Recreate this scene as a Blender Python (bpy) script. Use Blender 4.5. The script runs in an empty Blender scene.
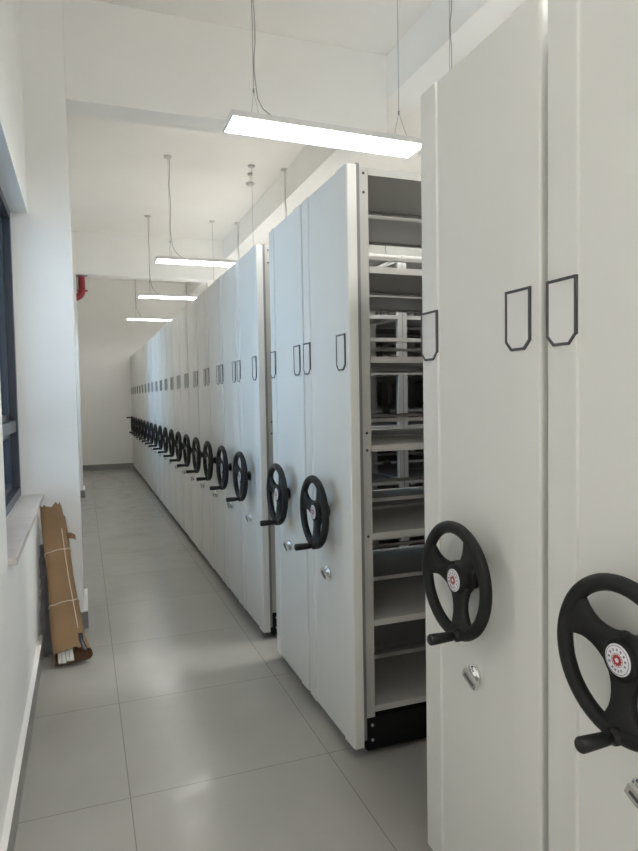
import bpy, bmesh, math, random
from mathutils import Vector, Matrix
random.seed(7)
S = bpy.context.scene
C = S.collection
PI = math.pi

# ------------------------------------------------------------------ materials
def mat(name, col, rough=0.5, metal=0.0, spec=0.5, noise=0.0, nscale=6.0, bump=0.0, bscale=60.0, coat=0.0):
    m = bpy.data.materials.new(name); m.use_nodes = True
    nt = m.node_tree; b = nt.nodes['Principled BSDF']
    b.inputs['Base Color'].default_value = (*col, 1)
    b.inputs['Roughness'].default_value = rough
    b.inputs['Metallic'].default_value = metal
    b.inputs['Specular IOR Level'].default_value = spec
    b.inputs['Coat Weight'].default_value = coat
    tc = nt.nodes.new('ShaderNodeTexCoord')
    if noise > 0:
        n = nt.nodes.new('ShaderNodeTexNoise'); n.inputs['Scale'].default_value = nscale; n.inputs['Detail'].default_value = 6
        r = nt.nodes.new('ShaderNodeValToRGB')
        r.color_ramp.elements[0].position = 0.3; r.color_ramp.elements[1].position = 0.7
        r.color_ramp.elements[0].color = (*[c*(1-noise) for c in col], 1)
        r.color_ramp.elements[1].color = (*[min(1, c*(1+noise)) for c in col], 1)
        nt.links.new(tc.outputs['Object'], n.inputs['Vector']); nt.links.new(n.outputs['Fac'], r.inputs['Fac'])
        nt.links.new(r.outputs['Color'], b.inputs['Base Color'])
    if bump > 0:
        n2 = nt.nodes.new('ShaderNodeTexNoise'); n2.inputs['Scale'].default_value = bscale; n2.inputs['Detail'].default_value = 4
        bp = nt.nodes.new('ShaderNodeBump'); bp.inputs['Strength'].default_value = bump; bp.inputs['Distance'].default_value = 0.002
        nt.links.new(tc.outputs['Object'], n2.inputs['Vector']); nt.links.new(n2.outputs['Fac'], bp.inputs['Height'])
        nt.links.new(bp.outputs['Normal'], b.inputs['Normal'])
    return m

def emit(name, col, st):
    m = bpy.data.materials.new(name); m.use_nodes = True
    b = m.node_tree.nodes['Principled BSDF']
    b.inputs['Base Color'].default_value = (.8, .8, .8, 1)
    b.inputs['Emission Color'].default_value = (*col, 1); b.inputs['Emission Strength'].default_value = st
    return m

M = {}
M['wall'] = mat('white_wall_paint', (.87, .867, .85), .75, noise=.015, nscale=2.5, bump=.08, bscale=90)
M['ceiling'] = mat('ceiling_paint', (.84, .82, .785), .85, noise=.02, nscale=1.3)
M['beam'] = mat('beam_paint', (.855, .85, .83), .8, noise=.02, nscale=1.6)
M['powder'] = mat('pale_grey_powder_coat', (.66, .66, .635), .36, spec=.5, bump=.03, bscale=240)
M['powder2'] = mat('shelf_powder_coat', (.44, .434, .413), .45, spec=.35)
M['seal'] = mat('dark_grey_rubber_strip', (.2, .2, .205), .6)
M['black'] = mat('black_chassis_paint', (.008, .008, .009), .7, spec=.2)
M['plastic'] = mat('black_moulded_plastic', (.008, .0085, .009), .5, spec=.3, bump=.12, bscale=420)
M['grip'] = mat('black_grip_plastic', (.007, .007, .0075), .45, spec=.35)
M['holder'] = mat('dark_holder_plastic', (.065, .065, .072), .4)
M['card'] = mat('holder_window', (.66, .66, .65), .22)
M['chrome'] = mat('chrome', (.78, .78, .78), .14, metal=1)
M['bolt'] = mat('zinc_bolt', (.5, .5, .5), .35, metal=1)
M['darkbolt'] = mat('dark_screw', (.07, .07, .075), .45, metal=.5)
M['badge_white'] = mat('badge_white', (.72, .72, .76), .3)
M['badge_ink'] = mat('badge_ink', (.07, .06, .13), .4)
M['badge_red'] = mat('badge_red', (.33, .025, .03), .35)
M['lampframe'] = mat('lamp_aluminium', (.72, .72, .72), .4, metal=.3)
M['lamp'] = emit('lamp_diffuser', (1.0, .988, .958), 10.0)
M['wire'] = mat('steel_wire', (.4, .4, .4), .4, metal=.6)
M['cord'] = mat('grey_power_cord', (.42, .4, .4), .5)
M['white_plastic'] = mat('white_plastic', (.6, .59, .57), .5)
M['red'] = mat('red_pipe_paint', (.32, .02, .03), .35)
M['steel'] = mat('grey_bracket', (.3, .3, .3), .5, metal=.6)
M['frame'] = mat('anthracite_window_frame', (.045, .055, .075), .35, spec=.6)
M['sill'] = mat('stone_sill', (.56, .53, .51), .35, noise=.06, nscale=14)
M['base'] = mat('grey_skirting_tile', (.27, .265, .255), .4, noise=.05, nscale=8)
M['cap'] = mat('white_skirting_top', (.8, .79, .77), .6)
M['cardboard'] = mat('brown_cardboard', (.255, .158, .080), .75, noise=.13, nscale=5, bump=.25, bscale=35)
M['cardboard_in'] = mat('cardboard_inside', (.20, .11, .06), .8, noise=.15, nscale=6)
M['tape'] = mat('black_tape', (.02, .02, .025), .22)
M['twine'] = mat('cream_twine', (.66, .55, .44), .7)
M['strip'] = mat('white_trim_strip', (.74, .74, .70), .4, noise=.04, nscale=9)
M['film'] = mat('grey_plastic_film', (.20, .19, .205), .3, noise=.25, nscale=12, bump=.5, bscale=20)

def floor_mat():
    m = bpy.data.materials.new('grey_floor_tile'); m.use_nodes = True
    nt = m.node_tree; N = nt.nodes; L = nt.links; b = N['Principled BSDF']
    tc = N.new('ShaderNodeTexCoord')
    mp = N.new('ShaderNodeMapping'); mp.inputs['Location'].default_value = (-.12, -2.44, 0)
    L.new(tc.outputs['Object'], mp.inputs['Vector'])
    br = N.new('ShaderNodeTexBrick'); br.offset = 0; br.squash = 1
    br.inputs['Scale'].default_value = 1; br.inputs['Brick Width'].default_value = .8; br.inputs['Row Height'].default_value = .8
    br.inputs['Mortar Size'].default_value = .0022; br.inputs['Mortar Smooth'].default_value = .2
    br.inputs['Color1'].default_value = (.36, .347, .322, 1); br.inputs['Color2'].default_value = (.375, .362, .335, 1)
    br.inputs['Mortar'].default_value = (.225, .214, .196, 1)
    L.new(mp.outputs['Vector'], br.inputs['Vector'])
    n = N.new('ShaderNodeTexNoise'); n.inputs['Scale'].default_value = 1.7; n.inputs['Detail'].default_value = 8; n.inputs['Roughness'].default_value = .62
    L.new(tc.outputs['Object'], n.inputs['Vector'])
    r = N.new('ShaderNodeValToRGB'); r.color_ramp.elements[0].position = .35; r.color_ramp.elements[1].position = .72
    r.color_ramp.elements[0].color = (.95, .95, .95, 1); r.color_ramp.elements[1].color = (1.05, 1.05, 1.05, 1)
    L.new(n.outputs['Fac'], r.inputs['Fac'])
    mx = N.new('ShaderNodeMix'); mx.data_type = 'RGBA'; mx.blend_type = 'MULTIPLY'; mx.inputs['Factor'].default_value = 1
    L.new(br.outputs['Color'], mx.inputs['A']); L.new(r.outputs['Color'], mx.inputs['B'])
    L.new(mx.outputs['Result'], b.inputs['Base Color'])
    # dried mop marks change the gloss
    n2 = N.new('ShaderNodeTexNoise'); n2.inputs['Scale'].default_value = 4.2; n2.inputs['Detail'].default_value = 5; n2.inputs['Distortion'].default_value = 1.2
    L.new(tc.outputs['Object'], n2.inputs['Vector'])
    r2 = N.new('ShaderNodeValToRGB'); r2.color_ramp.elements[0].position = .5; r2.color_ramp.elements[1].position = .64
    r2.color_ramp.elements[0].color = (.26, .26, .26, 1); r2.color_ramp.elements[1].color = (.16, .16, .16, 1)
    L.new(n2.outputs['Fac'], r2.inputs['Fac']); L.new(r2.outputs['Color'], b.inputs['Roughness'])
    bp = N.new('ShaderNodeBump'); bp.inputs['Strength'].default_value = .14; bp.inputs['Distance'].default_value = .004
    n3 = N.new('ShaderNodeTexNoise'); n3.inputs['Scale'].default_value = 9; n3.inputs['Detail'].default_value = 5; n3.inputs['Roughness'].default_value = .6; n3.inputs['Distortion'].default_value = .8
    L.new(tc.outputs['Object'], n3.inputs['Vector']); L.new(n3.outputs['Fac'], bp.inputs['Height']); L.new(bp.outputs['Normal'], b.inputs['Normal'])
    b.inputs['Specular IOR Level'].default_value = .45
    return m
M['floor'] = floor_mat()

def glass_mat():
    m = bpy.data.materials.new('window_glass'); m.use_nodes = True
    nt = m.node_tree; N = nt.nodes; L = nt.links; N.remove(N['Principled BSDF']); out = N['Material Output']
    t = N.new('ShaderNodeBsdfTransparent'); t.inputs['Color'].default_value = (.78, .85, .9, 1)
    g = N.new('ShaderNodeBsdfGlossy'); g.inputs['Roughness'].default_value = .02
    f = N.new('ShaderNodeFresnel'); f.inputs['IOR'].default_value = 1.45
    x = N.new('ShaderNodeMixShader')
    L.new(f.outputs[0], x.inputs[0]); L.new(t.outputs[0], x.inputs[1]); L.new(g.outputs[0], x.inputs[2]); L.new(x.outputs[0], out.inputs['Surface'])
    return m
M['glass'] = glass_mat()

# ------------------------------------------------------------------ mesh builder
class MB:
    def __init__(s): s.bm = bmesh.new(); s.mats = []
    def mi(s, m):
        if m not in s.mats: s.mats.append(m)
        return s.mats.index(m)
    def _tag(s, faces, m, smooth=False):
        i = s.mi(m)
        for f in faces: f.material_index = i; f.smooth = smooth
    def box(s, a, b, m, bev=0.0):
        x0, y0, z0 = a; x1, y1, z1 = b
        v = [s.bm.verts.new(p) for p in ((x0,y0,z0),(x1,y0,z0),(x1,y1,z0),(x0,y1,z0),(x0,y0,z1),(x1,y0,z1),(x1,y1,z1),(x0,y1,z1))]
        fs = [s.bm.faces.new([v[i] for i in q]) for q in ((3,2,1,0),(4,5,6,7),(0,1,5,4),(1,2,6,5),(2,3,7,6),(3,0,4,7))]
        s._tag(fs, m)
        if bev > 0:
            es = list({e for f in fs for e in f.edges})
            r = bmesh.ops.bevel(s.bm, geom=es, offset=bev, segments=2, affect='EDGES', profile=.5)
            s._tag(r['faces'], m)
        return s
    def prism(s, pts, z0, z1, m, axis='z', smooth=False):
        """closed polygon pts (a, b) swept along axis"""
        def P(a, b, c): return (a, b, c) if axis == 'z' else ((c, a, b) if axis == 'x' else (a, c, b))
        lo = [s.bm.verts.new(P(a, b, z0)) for a, b in pts]; hi = [s.bm.verts.new(P(a, b, z1)) for a, b in pts]
        n = len(pts); fs = [s.bm.faces.new(lo[::-1]), s.bm.faces.new(hi)]
        for i in range(n): fs.append(s.bm.faces.new((lo[i], lo[(i+1) % n], hi[(i+1) % n], hi[i])))
        s._tag(fs, m, smooth); return s
    def grid(s, rows, m, closed=False, smooth=True, cap=False):
        vs = [[s.bm.verts.new(p) for p in r] for r in rows]; fs = []
        for i in range(len(vs)-1):
            n = len(vs[i])
            for j in range(n if closed else n-1):
                fs.append(s.bm.faces.new((vs[i][j], vs[i][(j+1) % n], vs[i+1][(j+1) % n], vs[i+1][j])))
        if cap:
            fs.append(s.bm.faces.new(vs[0][::-1])); fs.append(s.bm.faces.new(vs[-1]))
        s._tag(fs, m, smooth); return s
    def tube(s, pts, r, m, n=8, closed=False, smooth=True):
        pts = [Vector(p) for p in pts]; rows = []; k = len(pts)
        up = None
        for i, p in enumerate(pts):
            if closed: t = pts[(i+1) % k] - pts[i-1]
            else: t = pts[min(i+1, k-1)] - pts[max(i-1, 0)]
            t.normalize()
            if up is None:
                up = Vector((0, 0, 1)) if abs(t.z) < .9 else Vector((1, 0, 0))
            a = (up - t*up.dot(t)).normalized(); b = t.cross(a); up = a
            rr = r[i] if isinstance(r, (list, tuple)) else r
            rows.append([p + a*math.cos(2*PI*j/n)*rr + b*math.sin(2*PI*j/n)*rr for j in range(n)])
        if closed: rows.append(rows[0]); s.grid(rows, m, True, smooth)
        else: s.grid(rows, m, True, smooth, cap=True)
        return s
    def lathe(s, prof, m, o=(0,0,0), axis='x', n=24, smooth=True):
        """prof: (along axis, radius)"""
        rows = []
        for a, r in prof:
            row = []
            for j in range(n):
                c, d = math.cos(2*PI*j/n)*r, math.sin(2*PI*j/n)*r
                p = (a, c, d) if axis == 'x' else ((c, d, a) if axis == 'z' else (c, a, d))
                row.append(Vector(p) + Vector(o))
            rows.append(row)
        s.grid(rows, m, True, smooth, cap=True); return s
    def data(s, name):
        bmesh.ops.remove_doubles(s.bm, verts=s.bm.verts, dist=1e-6)
        bmesh.ops.recalc_face_normals(s.bm, faces=s.bm.faces)
        me = bpy.data.meshes.new(name); s.bm.to_mesh(me); s.bm.free()
        for m in s.mats: me.materials.append(M[m])
        return me

def link(name, data, parent=None, loc=None, rot=None):
    o = bpy.data.objects.new(name, data); C.objects.link(o)
    if parent: o.parent = parent
    if loc: o.location = loc
    if rot: o.rotation_euler = rot
    return o
def tag(o, label, cat, group=None):
    o['label'] = label; o['category'] = cat
    if group: o['group'] = group
    return o
def struct(name, mb):
    o = link(name, mb.data(name)); o['kind'] = 'structure'; return o

# ------------------------------------------------------------------ room
XL, XC, XR = -.287, -.037, 4.6            # window wall, column face, opposite wall
Y0, Y1 = -2.6, 14.42
ZC = 4.06
WY0, WY1, WZ0, WZ1 = 2.66, 4.43, .905, 2.68   # window opening
struct('floor', MB().box((-.75, Y0-.2, -.12), (XR+.2, Y1+.2, 0), 'floor'))
struct('ceiling', MB().box((-.75, Y0-.2, ZC), (XR+.2, Y1+.2, ZC+.15), 'ceiling'))
w = MB()
w.box((-.62, Y0-.1, 0), (XL, WY0, ZC), 'wall')
w.box((-.62, WY0, 0), (XL, WY1, WZ0-.032), 'wall')
w.box((-.62, WY0, WZ1), (XL, WY1, ZC), 'wall')
w.box((-.62, WY1+.5, 0), (XL, 8.65, ZC), 'wall')
w.box((-.62, 8.65, 0), (XL, 10.42, WZ0-.032), 'wall')
w.box((-.62, 8.65, WZ1), (XL, 10.42, ZC), 'wall')
w.box((-.62, 10.92, 0), (XL, Y1+.1, ZC), 'wall')
struct('wall_left', w)
struct('wall_right', MB().box((XR, Y0-.1, 0), (XR+.15, Y1+.1, ZC), 'wall'))
struct('wall_back', MB().box((-.62, Y1, 0), (XR+.15, Y1+.15, ZC), 'wall'))
struct('wall_front', MB().box((-.62, Y0-.15, 0), (XR+.15, Y0, ZC), 'wall'))
for i, y in enumerate((4.43, 10.42)):
    struct('column_%d' % (i+1), MB().box((-.62, y, 0), (XC, y+.5, ZC), 'wall', .004))
    struct('cross_beam_%d' % (i+1), MB().box((XC, y, 3.414), (2.235, y+.235, ZC), 'beam', .004))
struct('long_beam', MB().box((2.235, Y0, 3.73), (2.50, Y1, ZC), 'beam', .004))
# skirting: grey tile with a pale top edge
def skirting(name, segs):
    b = MB()
    for (x0, y0, x1, y1) in segs:
        b.box((x0, y0, 0), (x1, y1, .110), 'base'); b.box((x0, y0, .110), (x1, y1, .116), 'cap')
    return struct(name, b)
skirting('baseboard_left', [(XL, Y0, XL+.022, 4.405), (XL, 4.93, XL+.022, 10.395), (XL, 10.92, XL+.022, Y1)])
skirting('baseboard_back', [(XL, Y1-.02, XR, Y1)])
for i, y in enumerate((4.43, 10.42)):
    skirting('baseboard_column_%d' % (i+1), [(XL, y-.025, XC+.025, y), (XC, y, XC+.025, y+.5)])

def window(name, y0, y1, nv, mz):
    """deep dark frame at the back of the reveal; one mesh with its glass as a child"""
    xf, xb = -.385, -.50
    f = MB()
    f.box((xb, y0, WZ0), (xf, y0+.05, WZ1), 'frame', .003); f.box((xb, y1-.05, WZ0), (xf, y1, WZ1), 'frame', .003)
    f.box((xb, y0+.05, WZ0), (xf, y1-.05, WZ0+.05), 'frame', .003); f.box((xb, y0+.05, WZ1-.05), (xf, y1-.05, WZ1), 'frame', .003)
    f.box((xb, y0+.05, mz-.035), (xf-.01, y1-.05, mz+.035), 'frame', .003)
    for k in range(1, nv):
        yy = y0 + (y1-y0)*k/nv
        f.box((xb, yy-.03, WZ0+.05), (xf-.01, yy+.03, WZ1-.05), 'frame', .003)
    for za, zb in ((WZ0+.05, mz-.035), (mz+.035, WZ1-.05)):       # stepped inner sashes
        for k in range(nv):
            ya = y0 + (y1-y0)*k/nv + (.05 if k == 0 else .03); yb = y0 + (y1-y0)*(k+1)/nv - (.05 if k == nv-1 else .03)
            for (p, q) in (((ya, za), (ya+.035, zb)), ((yb-.035, za), (yb, zb)), ((ya+.035, za), (yb-.035, za+.035)), ((ya+.035, zb-.035), (yb-.035, zb))):
                f.box((xb+.015, p[0], p[1]), (xf-.045, q[0], q[1]), 'frame')
    o = struct(name, f)
    g = MB(); g.box((-.462, y0+.03, WZ0+.03), (-.456, y1-.03, WZ1-.03), 'glass')
    gp = link('glass_pane', g.data('glass_pane'), o); gp['kind'] = 'structure'
    return o
window('window_1', WY0, WY1, 2, 1.345)
window('window_2_unseen', 8.65, 10.42, 2, 1.345)  # guessed window hidden behind the column, added to let daylight in
struct('sill_1', MB().box((-.385, WY0+.002, WZ0-.031), (XL+.033, WY1, WZ0), 'sill', .004))
struct('sill_2_unseen', MB().box((-.385, 8.652, WZ0-.031), (XL+.033, 10.42, WZ0), 'sill', .004))

# ------------------------------------------------------------------ shelving units
FX = .998                       # corridor face of the row
HW = .275                       # half width of a front panel
ZB, ZT = .05, 2.41
LEVELS = [.207 + .3622*k for k in range(7)]
LEVELS[-1] = 2.408
DH = .256                       # half depth of the shelving behind the panel
BAYS = ((.103, .956), (1.024, 1.896), (1.964, 2.825))

def panel_mesh():
    h = [(.042, HW), (.007, HW), (.003, HW-.0015), (.0005, HW-.006), (-.003, HW-.097), (.003, HW-.1005)]
    pts = h + [(x, -y) for x, y in h[::-1]]
    return MB().prism(pts, ZB, ZT, 'powder').data('front_panel')
def seal_mesh(s):
    return MB().box((.042, s*(HW-.02), .075), (.058, s*(HW-.006), ZT+.007), 'seal').data('edge_seal')
def holder_meshes():
    w, h, c, t = .047, .074, .022, .0066
    o = [(-w, h), (-w, -h+c), (-w+c, -h), (w-c, -h), (w, -h+c), (w, h)]
    i = [(-w+t, h-t), (-w+t, -h+c+t*.4), (-w+c+t*.4, -h+t), (w-c-t*.4, -h+t), (w-t, -h+c+t*.4), (w-t, h-t)]
    f = MB(); n = 6
    for k in range(n):
        q = [o[k], o[(k+1) % n], i[(k+1) % n], i[k]]
        f.prism(q, -.0058, .004, 'holder', axis='x')
    g = MB().prism(i, -.0038, .004, 'card', axis='x')
    return f.data('label_holder'), g.data('holder_window')

def wheel_meshes():
    R, r = .1445, .0170
    b = MB(); rows = []
    for a in range(64):
        t = 2*PI*a/64
        row = []
        for j in range(14):
            u = 2*PI*j/14
            # slightly flattened rim section
            rr = R + math.cos(u)*r; x = math.sin(u)*r*.92
            row.append(Vector((x, -math.cos(t)*rr, math.sin(t)*rr)))
        rows.append(row)
    rows.append(rows[0]); b.grid(rows, 'plastic', True)
    for ang in (150, 30, 268):
        t = math.radians(ang)
        st = []
        for q in range(9):
            u = q/8; rad = .022 + u*(.140-.022)
            hw = .026 + .030*(u-.42)**2*4 + (.010 if q == 8 else 0)
            xo = .018*(1-u)**1.5; th = .011 - .003*u
            st.append((rad, hw, xo, th))
        rows = []
        for rad, hw, xo, th in st:
            row = []
            for (sx, sw) in ((-1, -.86), (-1, .86), (-.3, 1), (.3, 1), (1, .9), (1, -.9), (.3, -1), (-.3, -1)):
                d = Vector((0, -math.cos(t), math.sin(t))); e = Vector((0, -math.sin(t), -math.cos(t)))
                row.append(d*rad + e*(hw*sw) + Vector((xo + sx*th, 0, 0)))
            rows.append(row)
        b.grid(rows, 'plastic', True, cap=True)
    b.lathe([(.0645, .022), (.0645, .03), (.058, .031), (.052, .022), (.03, .022)], 'plastic', n=24)      # shaft and wall boss
    wheel = b.data('handwheel')
    hub = MB().lathe([(.040, .040), (.010, .043), (.000, .041), (-.003, .036), (-.003, .030)], 'plastic', n=32).data('wheel_hub')
    g = MB()
    g.lathe([(-.029, .0305), (-.0325, .0305), (-.0335, .029)], 'badge_white', n=36)
    # thin printed ring
    for (ra, rb, m, x) in ((.0268, .0276, 'badge_ink', -.0338), (.0125, .0132, 'badge_red', -.0338)):
        for k in range(36):
            a0, a1 = 2*PI*k/36, 2*PI*(k+1)/36
            g.prism([(math.cos(a0)*ra, math.sin(a0)*ra), (math.cos(a0)*rb, math.sin(a0)*rb), (math.cos(a1)*rb, math.sin(a1)*rb), (math.cos(a1)*ra, math.sin(a1)*ra)], x-.0003, x+.0006, m, axis='x')
    # red toothed emblem
    teeth = []
    for k in range(48):
        a = 2*PI*k/48; rr = .0112 if (k % 4) in (0, 1) else .0097
        teeth.append((math.cos(a)*rr, math.sin(a)*rr))
    g.prism(teeth, -.0343, -.033, 'badge_red', axis='x')
    g.prism([(math.cos(2*PI*k/5+PI/2)*(.005 if 1 else 0), math.sin(2*PI*k/5+PI/2)*.005) for k in range(5)], -.0346, -.034, 'badge_white', axis='x')
    # small dark characters around the rim: blurred block strokes as in the photograph
    def glyph(a):
        c = Vector((-.0338, -math.cos(a)*.0198, math.sin(a)*.0198))
        d = Vector((0, -math.cos(a), math.sin(a))); e = Vector((0, -math.sin(a), -math.cos(a)))
        for (u0, v0, u1, v1) in ((-.0022, .0014, .0022, .0021), (-.0018, -.0004, .0018, .0003), (-.0022, -.0022, .0022, -.0015), (-.0004, -.0022, .0004, .0021)):
            rows = []
            for x in (-.0003, .0006):
                rows.append([c + e*u + d*v + Vector((x, 0, 0)) for u, v in ((u0, v0), (u1, v0), (u1, v1), (u0, v1))])
            g.grid(rows, 'badge_ink', True, smooth=False, cap=True)
    for k in range(9): glyph(math.radians(202 - k*27.5))
    for k in range(4): glyph(math.radians(236 + k*22))
    badge = g.data('wheel_badge'); badge.transform(Matrix.Translation((.028, 0, 0)))
    # crank: boss on the rim, then the grip
    t = math.radians(266); cy, cz = -math.cos(t)*R, math.sin(t)*R
    h = MB()
    h.lathe([(.006, .017), (-.018, .017), (-.022, .011), (-.026, .0105), (-.028, .0125), (-.045, .0135), (-.08, .0148), (-.094, .015), (-.098, .0125), (-.0985, .008)], 'grip', o=(0, cy, cz), n=20)
    crank = h.data('crank_handle')
    return wheel, hub, badge, crank

def lock_meshes():
    b = MB()
    b.lathe([(.006, .0235), (-.004, .0235), (-.007, .021), (-.008, .017), (-.011, .0155), (-.014, .0145), (-.015, .010)], 'chrome', n=28)
    k = MB()
    k.lathe([(-.013, .010), (-.018, .009), (-.019, .006)], 'chrome', n=16)
    pts = [(-.010, .016), (.010, .016), (.012, .0), (.010, -.034), (.006, -.040), (-.006, -.040), (-.010, -.034), (-.012, .0)]
    k.prism(pts, -.027, -.017, 'chrome', axis='x')
    k.box((-.028, -.003, -.030), (-.026, .003, .008), 'darkbolt')
    return b.data('key_lock'), k.data('key')

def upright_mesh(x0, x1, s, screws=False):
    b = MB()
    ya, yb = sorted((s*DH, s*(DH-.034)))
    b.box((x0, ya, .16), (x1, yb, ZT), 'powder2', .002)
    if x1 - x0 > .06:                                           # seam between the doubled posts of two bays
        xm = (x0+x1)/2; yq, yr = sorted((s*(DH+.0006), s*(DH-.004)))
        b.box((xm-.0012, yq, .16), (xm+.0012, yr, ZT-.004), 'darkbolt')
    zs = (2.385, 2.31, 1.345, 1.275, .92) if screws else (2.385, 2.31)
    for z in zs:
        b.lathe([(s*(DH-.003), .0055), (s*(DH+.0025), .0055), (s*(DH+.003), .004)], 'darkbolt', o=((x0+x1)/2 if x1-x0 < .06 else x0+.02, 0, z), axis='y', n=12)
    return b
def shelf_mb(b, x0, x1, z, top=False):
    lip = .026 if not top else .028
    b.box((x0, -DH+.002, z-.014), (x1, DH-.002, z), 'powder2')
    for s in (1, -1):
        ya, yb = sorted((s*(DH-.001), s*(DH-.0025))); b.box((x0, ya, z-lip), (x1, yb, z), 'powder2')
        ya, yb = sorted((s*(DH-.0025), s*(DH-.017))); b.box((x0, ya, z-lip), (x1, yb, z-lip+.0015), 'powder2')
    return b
def stop_mb(b, x0, x1, z):
    b.box((x0, -.009, z+.083), (x1, .009, z+.101), 'powder2', .002); return b
def chassis_mb(b):
    b.box((.062, -DH, .022), (2.862, DH, .160), 'black', .003)
    for s in (1, -1):
        for z in (.065, .128):
            b.lathe([(s*(DH-.003), .0065), (s*(DH+.003), .0065), (s*(DH+.004), .004)], 'bolt', o=(.088, 0, z), axis='y', n=10)
    for x in (.3, 1.3, 2.5):
        for s in (1, -1): b.lathe([(s*.15-.02, .05), (s*.15+.02, .05)], 'black', o=(x, 0, .0505), axis='y', n=18)
    return b
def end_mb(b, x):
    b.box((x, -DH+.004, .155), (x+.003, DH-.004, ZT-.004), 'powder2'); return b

ME = {}
ME['panel'] = panel_mesh()
ME['seal'] = [seal_mesh(1), seal_mesh(-1)]
ME['holder'], ME['window'] = holder_meshes()
ME['wheel'], ME['hub'], ME['badge'], ME['crank'] = wheel_meshes()
ME['lock'], ME['key'] = lock_meshes()
UPX = ((.061, .102), (.957, 1.023), (1.897, 1.963), (2.826, 2.862))
ME['up'] = [[upright_mesh(a, b, s, i == 0).data('upright') for s in (1, -1)] for i, (a, b) in enumerate(UPX)]
ME['shelf'] = [[shelf_mb(MB(), a, b, z, k == 6).data('top_panel' if k == 6 else 'shelf') for k, z in enumerate(LEVELS)] for a, b in BAYS]
ME['stop'] = [[stop_mb(MB(), a, b, z).data('back_stop') for z in LEVELS[:-1]] for a, b in BAYS]
ME['chassis'] = chassis_mb(MB()).data('chassis')
ME['end'] = [end_mb(MB(), x).data('end_panel') for x in (.058, 2.864)]  # far one is unseen, added to keep light from leaking into the shelves
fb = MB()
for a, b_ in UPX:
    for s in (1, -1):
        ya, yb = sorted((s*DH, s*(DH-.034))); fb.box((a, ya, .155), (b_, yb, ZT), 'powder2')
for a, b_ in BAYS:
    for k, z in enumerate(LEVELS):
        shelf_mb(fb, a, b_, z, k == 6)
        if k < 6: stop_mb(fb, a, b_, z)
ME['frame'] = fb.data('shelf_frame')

UNIT_GROUP = 'grey shelving units in one row along the corridor'
def unit(yc, label, detailed=False, wheel=True, turn=0.0, fx=0.0):
    u = link('shelving_unit', None, loc=(FX+fx, yc, 0)); u.empty_display_size = .2
    tag(u, label, 'shelving unit', UNIT_GROUP)
    link('front_panel', ME['panel'], u)
    for k in (0, 1): link('edge_seal', ME['seal'][k], u)
    for y in (.223, -.197):
        h = link('label_holder', ME['holder'], u, (0.0, y, 1.675)); link('holder_window', ME['window'], h)
    if wheel:
        w_ = link('handwheel', ME['wheel'], u, (-.062, 0, .991), (turn, 0, 0))
        link('wheel_hub', ME['hub'], w_); link('wheel_badge', ME['badge'], w_, None, (-turn, 0, 0)); link('crank_handle', ME['crank'], w_)
        l = link('key_lock', ME['lock'], u, (.0, 0, .718)); l.scale = (1, 1.15, 1.15); link('key', ME['key'], l, None, (math.radians(-66), 0, 0))
    link('chassis', ME['chassis'], u)
    for k in (0, 1): link('end_panel', ME['end'][k], u)
    if detailed:
        for i in range(4):
            for k in (0, 1): link('upright', ME['up'][i][k], u)
        for b in (0, 1, 2):
            for k in range(7): link('top_panel' if k == 6 else 'shelf', ME['shelf'][b][k], u)
            for k in range(6): link('back_stop', ME['stop'][b][k], u)
    else:
        link('shelf_frame', ME['frame'], u)
    return u

unit(.914, 'pale grey shelving unit at the near end of the row, with the biggest black handwheel', turn=math.radians(-5))
unit(1.484, 'pale grey shelving unit standing before the open aisle, its black handwheel hanging in full view', turn=math.radians(-16))
unit(2.613, 'pale grey shelving unit with bare open shelves showing on the open aisle', True, turn=math.radians(-14))
unit(3.180, 'pale grey shelving unit pushed against the open-shelved one, narrow gap behind it', True, turn=math.radians(-12))
PITCH = .563
first = 3.735 + HW
words_ = ['first', 'second', 'third', 'fourth', 'fifth', 'sixth', 'seventh', 'eighth', 'ninth']
NFAR = 18
for i in range(NFAR):
    if i == 0: lab = 'pale grey shelving unit heading the long closed run just past the narrow gap'
    elif i < 9: lab = 'pale grey shelving unit, %s in the closed run counted from the narrow gap' % words_[i]
    else: lab = 'small distant shelving unit, %s counted back from the far white wall' % (words_[NFAR-i] if NFAR-i < 9 else 'tenth')
    unit(first + i*PITCH, lab, detailed=(i < 2), turn=(math.radians(random.uniform(-14, -6)) if i < 16 else math.radians((0, 0, 150)[i-15] if i > 15 else 0)))
unit(first + NFAR*PITCH - .008, 'distant grey shelving unit without a handwheel, standing against the far white wall', wheel=False)

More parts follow.
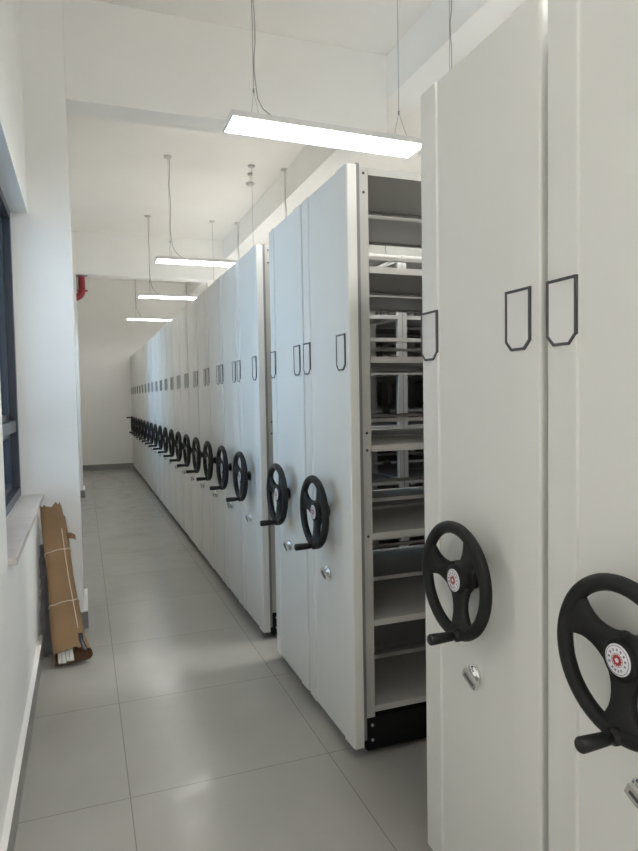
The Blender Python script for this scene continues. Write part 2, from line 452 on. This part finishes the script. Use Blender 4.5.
# ------------------------------------------------------------------ hanging lamps
LAMP_GROUP = 'slim white lamps hanging from the ceiling'
def lamp(x0, y, z, label, L=1.2, W=.25, tilt=0.0):
    u = link('pendant_lamp', None, loc=(x0+L/2, y, z)); tag(u, label, 'ceiling lamp', LAMP_GROUP)
    h, w_ = L/2, W/2
    f = MB(); t = .014
    f.box((-h, -w_, 0), (h, -w_+t, .03), 'lampframe', .002); f.box((-h, w_-t, 0), (h, w_, .03), 'lampframe', .002)
    f.box((-h, -w_+t, 0), (-h+t, w_-t, .03), 'lampframe', .002); f.box((h-t, -w_+t, 0), (h, w_-t, .03), 'lampframe', .002)
    f.box((-h+t, -w_+t, .016), (h-t, w_-t, .028), 'lampframe')
    link('lamp_frame', f.data('lamp_frame'), u, None, (0, tilt, 0))
    link('diffuser', MB().box((-h+t, -w_+t, .003), (h-t, w_-t, .012), 'lamp').data('diffuser'), u, None, (0, tilt, 0))
    top = ZC - z
    for s, xx in ((-1, -h+.158), (1, h-.132)):
        c = MB()
        c.tube([(xx, 0, .21), (xx, 0, top-.01)], .0022, 'wire', 6)
        c.tube([(xx, 0, .212), (xx, .1, .03)], .0013, 'wire', 5); c.tube([(xx, 0, .212), (xx, -.1, .03)], .0013, 'wire', 5)
        c.lathe([(.2, .006), (.222, .006)], 'wire', o=(xx, 0, 0), axis='z', n=10)
        cb = link('suspension_cable', c.data('suspension_cable'), u)
        link('ceiling_rose', MB().lathe([(top-.022, .02), (top-.016, .04), (top, .042)], 'white_plastic', o=(xx, 0, 0), axis='z', n=18).data('ceiling_rose'), u)
    p = MB(); xx = -h+.163
    pts = [(xx+.008, 0, top-.012)] + [(xx+.006+.006*math.sin(k*1.3), .004*math.cos(k*2.1), top-.012-(top-.25)*k/10) for k in range(1, 11)]
    pts += [(xx+.018, 0, .17), (xx+.04, -.02, .11), (xx+.075, -.06, .06), (xx+.11, -.09, .03)]
    p.tube(pts, .0035, 'cord', 6); link('power_cord', p.data('power_cord'), u)
    return u
lamp(.797, 3.54, 3.004, 'bright slim lamp hanging before the first cross beam, biggest lit panel in view', tilt=.012)
lamp(.77, 6.97, 2.955, 'lit slim lamp hanging just beyond the first cross beam, second along the corridor')
lamp(.78, 9.30, 2.93, 'lit slim lamp, third along the corridor, hanging before the second cross beam')
lamp(.78, 11.85, 2.915, 'lit slim lamp hanging beyond the second cross beam, beside the far wall')
lamp(2.06, 3.525, 3.012, 'lit slim lamp over the shelving tops, its cable passing the long beam')
lamp(2.06, 6.97, 2.955, 'lit slim lamp over the shelving, second beneath the long beam')
lamp(2.06, 9.30, 2.93, 'lit slim lamp over the shelving, third beneath the long beam')
lamp(2.06, 11.85, 2.915, 'lit slim lamp over the shelving, beneath the long beam by the far wall')
lamp(.81, 1.0, 3.012, 'unseen lamp assumed over the corridor overhead, first behind the biggest lit lamp')  # near-end rows from here are unseen, packed closer to brighten this bay
lamp(2.06, 1.0, 3.012, 'unseen lamp assumed over the shelving tops beside the open aisle')
lamp(.81, -.3, 3.012, 'added unseen lamp over the corridor behind the viewer')
lamp(2.06, -.3, 3.012, 'added unseen lamp over empty floor before the near end of the shelving')
lamp(.81, -1.6, 3.012, 'unseen lamp added behind the viewer beside the end wall')
lamp(2.06, -1.6, 3.012, 'unseen lamp added over empty floor beside the end wall')
lamp(3.31, 6.97, 2.955, 'added unseen lamp over the shelving by the opposite wall, first beyond the cross beam')  # unseen third column of lamps, added for more light in the far bay
lamp(3.31, 9.30, 2.93, 'added unseen lamp over the shelving by the opposite wall, before the second cross beam')
lamp(3.31, 11.85, 2.915, 'added unseen lamp over the shelving by the opposite wall, beyond the second cross beam')
# small white disc on a rod
d = link('smoke_detector', None, loc=(1.885, 7.22, ZC)); tag(d, 'small white disc hung on a short rod below the ceiling', 'smoke detector')
link('mounting_rod', MB().lathe([(-.02, .03), (-.012, .012), (-.012, .004), (-.105, .004)][::-1] + [(0, .03)], 'white_plastic', axis='z', n=14).data('mounting_rod'), d)
link('detector_head', MB().lathe([(-.135, .035), (-.125, .05), (-.108, .05), (-.10, .03)], 'white_plastic', axis='z', n=20).data('detector_head'), d)

# ------------------------------------------------------------------ red pipe under the far beam
px_, py_ = .045, 10.53
pipe = link('fire_pipe', None, loc=(px_, py_, 3.414)); tag(pipe, 'short red fire pipe hanging under the far beam beside the column', 'pipe')
b = MB(); b.tube([(0, 0, -.004), (0, 0, -.23)], .05, 'red', 20)
link('pipe_run', b.data('pipe_run'), pipe)
b = MB(); b.tube([(-.11*(1-math.cos(k*PI/12)), 0, -.23-.11*math.sin(k*PI/12)) for k in range(7)] + [(-.16, 0, -.34)], .052, 'red', 20)
link('elbow', b.data('elbow'), pipe)
b = MB(); b.lathe([(-.25, .06), (-.215, .06)], 'red', axis='z', n=20); b.box((.05, -.012, -.245), (.082, .012, -.22), 'red')
link('coupling', b.data('coupling'), pipe)
b = MB(); b.box((-.075, -.03, -.012), (.085, .03, -.001), 'steel'); b.lathe([(-.022, .057), (-.010, .057)], 'steel', axis='z', n=20)
b.box((-.075, -.006, -.25), (-.06, .006, -.01), 'steel')
link('bracket', b.data('bracket'), pipe)

# ------------------------------------------------------------------ cardboard bundle
P0 = Vector((-.106, 3.795, .012)); P1 = Vector((-.207, 4.335, .868))
A = (P1-P0).normalized(); LEN = (P1-P0).length
Wd = (Vector((1, -.10, 0)) - A*Vector((1, -.10, 0)).dot(A)).normalized()      # across
Td = A.cross(Wd).normalized()                                               # thickness, towards the viewer when negative y
if Td.y > 0: Td = -Td
def sect(s, hw, ht, n=28, jit=0.0, sh=(0, 0)):
    row = []
    for k in range(n):
        a = 2*PI*k/n; c, d = math.cos(a), math.sin(a)
        e = .55
        u = math.copysign(abs(c)**e, c)*hw; v = math.copysign(abs(d)**e, d)*ht
        if jit: u += random.uniform(-jit, jit); v += random.uniform(-jit, jit)
        row.append(P0 + A*s + Wd*(u+sh[0]) + Td*(v+sh[1]))
    return row
root = link('cardboard_bundle', None, loc=tuple(P0)); tag(root, 'long brown cardboard wrap tied with twine, leaning in the corner by the window', 'cardboard wrap')
inv = Matrix.Translation(-P0)
def put(name, mb, parent):
    me = mb.data(name); me.transform(inv); return link(name, me, parent)
NS, ns = 26, 28
outer, inner = [], []
prof = lambda t: (.087 - .021*t + .004*math.sin(t*9), .058 - .012*t)
ja = [random.uniform(-.012, .012) for _ in range(ns)]
jb = [random.uniform(-.03, .03) for _ in range(ns)]
for i in range(NS):
    t = i/(NS-1)
    hw, ht = prof(t)
    ro = sect(0, hw, ht, ns, .0007); ri = sect(0, hw-.006, ht-.006, ns)
    for k in range(ns):
        a = 2*PI*k/ns; front = max(0, math.sin(a)); back = max(0, -math.sin(a))
        lo = .012 + .066*front**.5 + ja[k]*.5 if math.sin(a) > 0 else .012 + .02*(1-back) + abs(ja[k])*.5
        hi = LEN - .03 - .02*front + jb[k]*.6 - (.09 if math.cos(a) > .75 else 0)
        s = lo + (hi-lo)*t
        ro[k] = ro[k] + A*s; ri[k] = ri[k] + A*s
        if t < .12 and math.cos(a) > .5 and math.sin(a) < .6:                    # flap opening out at the foot
            fl = (1-t/.12)*.03; ro[k] += Wd*fl; ri[k] += Wd*fl
    outer.append(ro); inner.append(ri)
b = MB()
vo = [[b.bm.verts.new(p) for p in r] for r in outer]; vi = [[b.bm.verts.new(p) for p in r] for r in inner]
fo, fi = [], []
for i in range(NS-1):
    for k in range(ns):
        q = (k+1) % ns
        fo.append(b.bm.faces.new((vo[i][k], vo[i][q], vo[i+1][q], vo[i+1][k]))); fi.append(b.bm.faces.new((vi[i][q], vi[i][k], vi[i+1][k], vi[i+1][q])))
for k in range(ns):
    q = (k+1) % ns
    fi.append(b.bm.faces.new((vo[0][q], vo[0][k], vi[0][k], vi[0][q]))); fi.append(b.bm.faces.new((vo[-1][k], vo[-1][q], vi[-1][q], vi[-1][k])))
b._tag(fo, 'cardboard'); b._tag(fi, 'cardboard_in')
put('cardboard_wrap', b, root)
for s, tilt in ((.345, .004), (.665, .004)):
    hw, ht = prof(s/LEN)
    ring = sect(s, hw+.0025, ht+.0025, 36)
    ring = [p + A*(tilt*math.cos(2*PI*k/36) + .003*math.sin(5*k)) for k, p in enumerate(ring)]
    put('twine_tie', MB().tube(ring, .0032, 'twine', 6, closed=True), root)
def surf(s, u):                                                              # point on the viewer-facing side
    hw, ht = prof(s/LEN); return P0 + A*s + Wd*(u*hw) + Td*(ht*(1-abs(u)**3.6)**.28 + .004)
put('long_twine', MB().tube([surf(.80-.62*k/14, .60+.10*k/14) for k in range(15)], .0028, 'twine', 6), root)
# black tape patch by the foot
rows = []
for i in range(6):
    s = .05 + .1*i/5; rows.append([surf(s, u) + Wd*(.03*max(0, 1-s/.11)) for u in (.66, .74, .82, .89, .95, .985)])
bt = MB(); bt.grid(rows, 'tape'); bmesh.ops.solidify(bt.bm, geom=bt.bm.faces[:], thickness=.0015)
for f in bt.bm.faces: f.material_index = 0
put('black_tape', bt, root)
# torn flap near the top
rows = []
for i in range(5):
    t = i/4; rows.append([surf(.73 + .035*j/4, .93) + Wd*(.048*t) + Td*(.012*math.sin(t*3)+.004*j/4) - A*(.022*t*t) for j in range(5)])
bt = MB(); bt.grid(rows, 'cardboard_in'); bmesh.ops.solidify(bt.bm, geom=bt.bm.faces[:], thickness=.003)
put('torn_flap', bt, root)
# white strips inside, each its own thing
for i, (u, v, ext, ln) in enumerate(((-.056, .012, .004, .86), (-.034, .020, .0, .90), (-.013, .014, .006, .88), (.008, .022, .002, .92), (-.045, -.018, .01, .87), (-.008, -.020, .008, .89))):
    wv, tv = .0088, .015
    rows = []
    for s in (ext+.014, ext+ln-.06):
        sc = 1 - .2*s
        rows.append([P0 + A*s + Wd*(u*sc+a*wv) + Td*(v*sc*.9+c*tv) for a, c in ((-1, -1), (1, -1), (1, 1), (-1, 1))])
    bs = MB(); bs.grid(rows, 'strip', True, smooth=False, cap=True)
    me = bs.data('trim_strip'); o = rows[0][0].copy(); me.transform(Matrix.Translation(-o))
    tag(link('trim_strip', me, loc=tuple(o)), 'white strip end poking out of the foot of the cardboard wrap', 'trim strip', 'white strips inside the cardboard wrap')
# crumpled film behind the bundle
rows = []
for i in range(22):
    t = i/21; z = .012 + .60*t; row = []
    for j in range(9):
        q = j/8
        x = -.255 - .022*min(1, t*4) + .10*q*(1-.4*t) + random.uniform(-.005, .005); y = 3.97 + .26*t + .10*q + random.uniform(-.014, .014)
        row.append(Vector((max(x, -.281 if z > .13 else -.259), min(y, 4.38), z)))
    rows.append(row)
bf = MB(); bf.grid(rows, 'film'); bmesh.ops.solidify(bf.bm, geom=bf.bm.faces[:], thickness=.0025)
me = bf.data('plastic_film'); me.transform(Matrix.Translation((.2, -4.1, 0)))
film = link('plastic_film', me, loc=(-.2, 4.1, 0)); tag(film, 'crumpled grey plastic film tucked between window wall and cardboard wrap', 'plastic film')

# ------------------------------------------------------------------ outside and light
W = bpy.data.worlds.new('sky'); S.world = W; W.use_nodes = True
bg = W.node_tree.nodes['Background']; bg.inputs['Color'].default_value = (.62, .82, 1.0, 1); bg.inputs['Strength'].default_value = 1.4

# ------------------------------------------------------------------ camera
f_px, yaw, pit, rol = 636.5, .354555, -.046592, -.017607
cy, sy = math.cos(yaw), math.sin(yaw)
fw = Vector((sy*math.cos(pit), cy*math.cos(pit), math.sin(pit)))
r0 = Vector((cy, -sy, 0)); u0 = r0.cross(fw)
r_ = r0*math.cos(rol) + u0*math.sin(rol); u_ = -r0*math.sin(rol) + u0*math.cos(rol)
cam = bpy.data.cameras.new('camera'); co = bpy.data.objects.new('camera', cam); C.objects.link(co)
cam.sensor_fit = 'HORIZONTAL'; cam.sensor_width = 36; cam.lens = f_px/638*36; cam.clip_start = .02
co.matrix_world = Matrix(((r_.x, u_.x, -fw.x, 0), (r_.y, u_.y, -fw.y, 0), (r_.z, u_.z, -fw.z, 1.5), (0, 0, 0, 1)))
S.camera = co
S.view_settings.view_transform = 'Standard'; S.view_settings.look = 'None'; S.view_settings.gamma = 1
S.view_settings.exposure = 1.64
S.cycles.max_bounces = 16; S.cycles.diffuse_bounces = 10
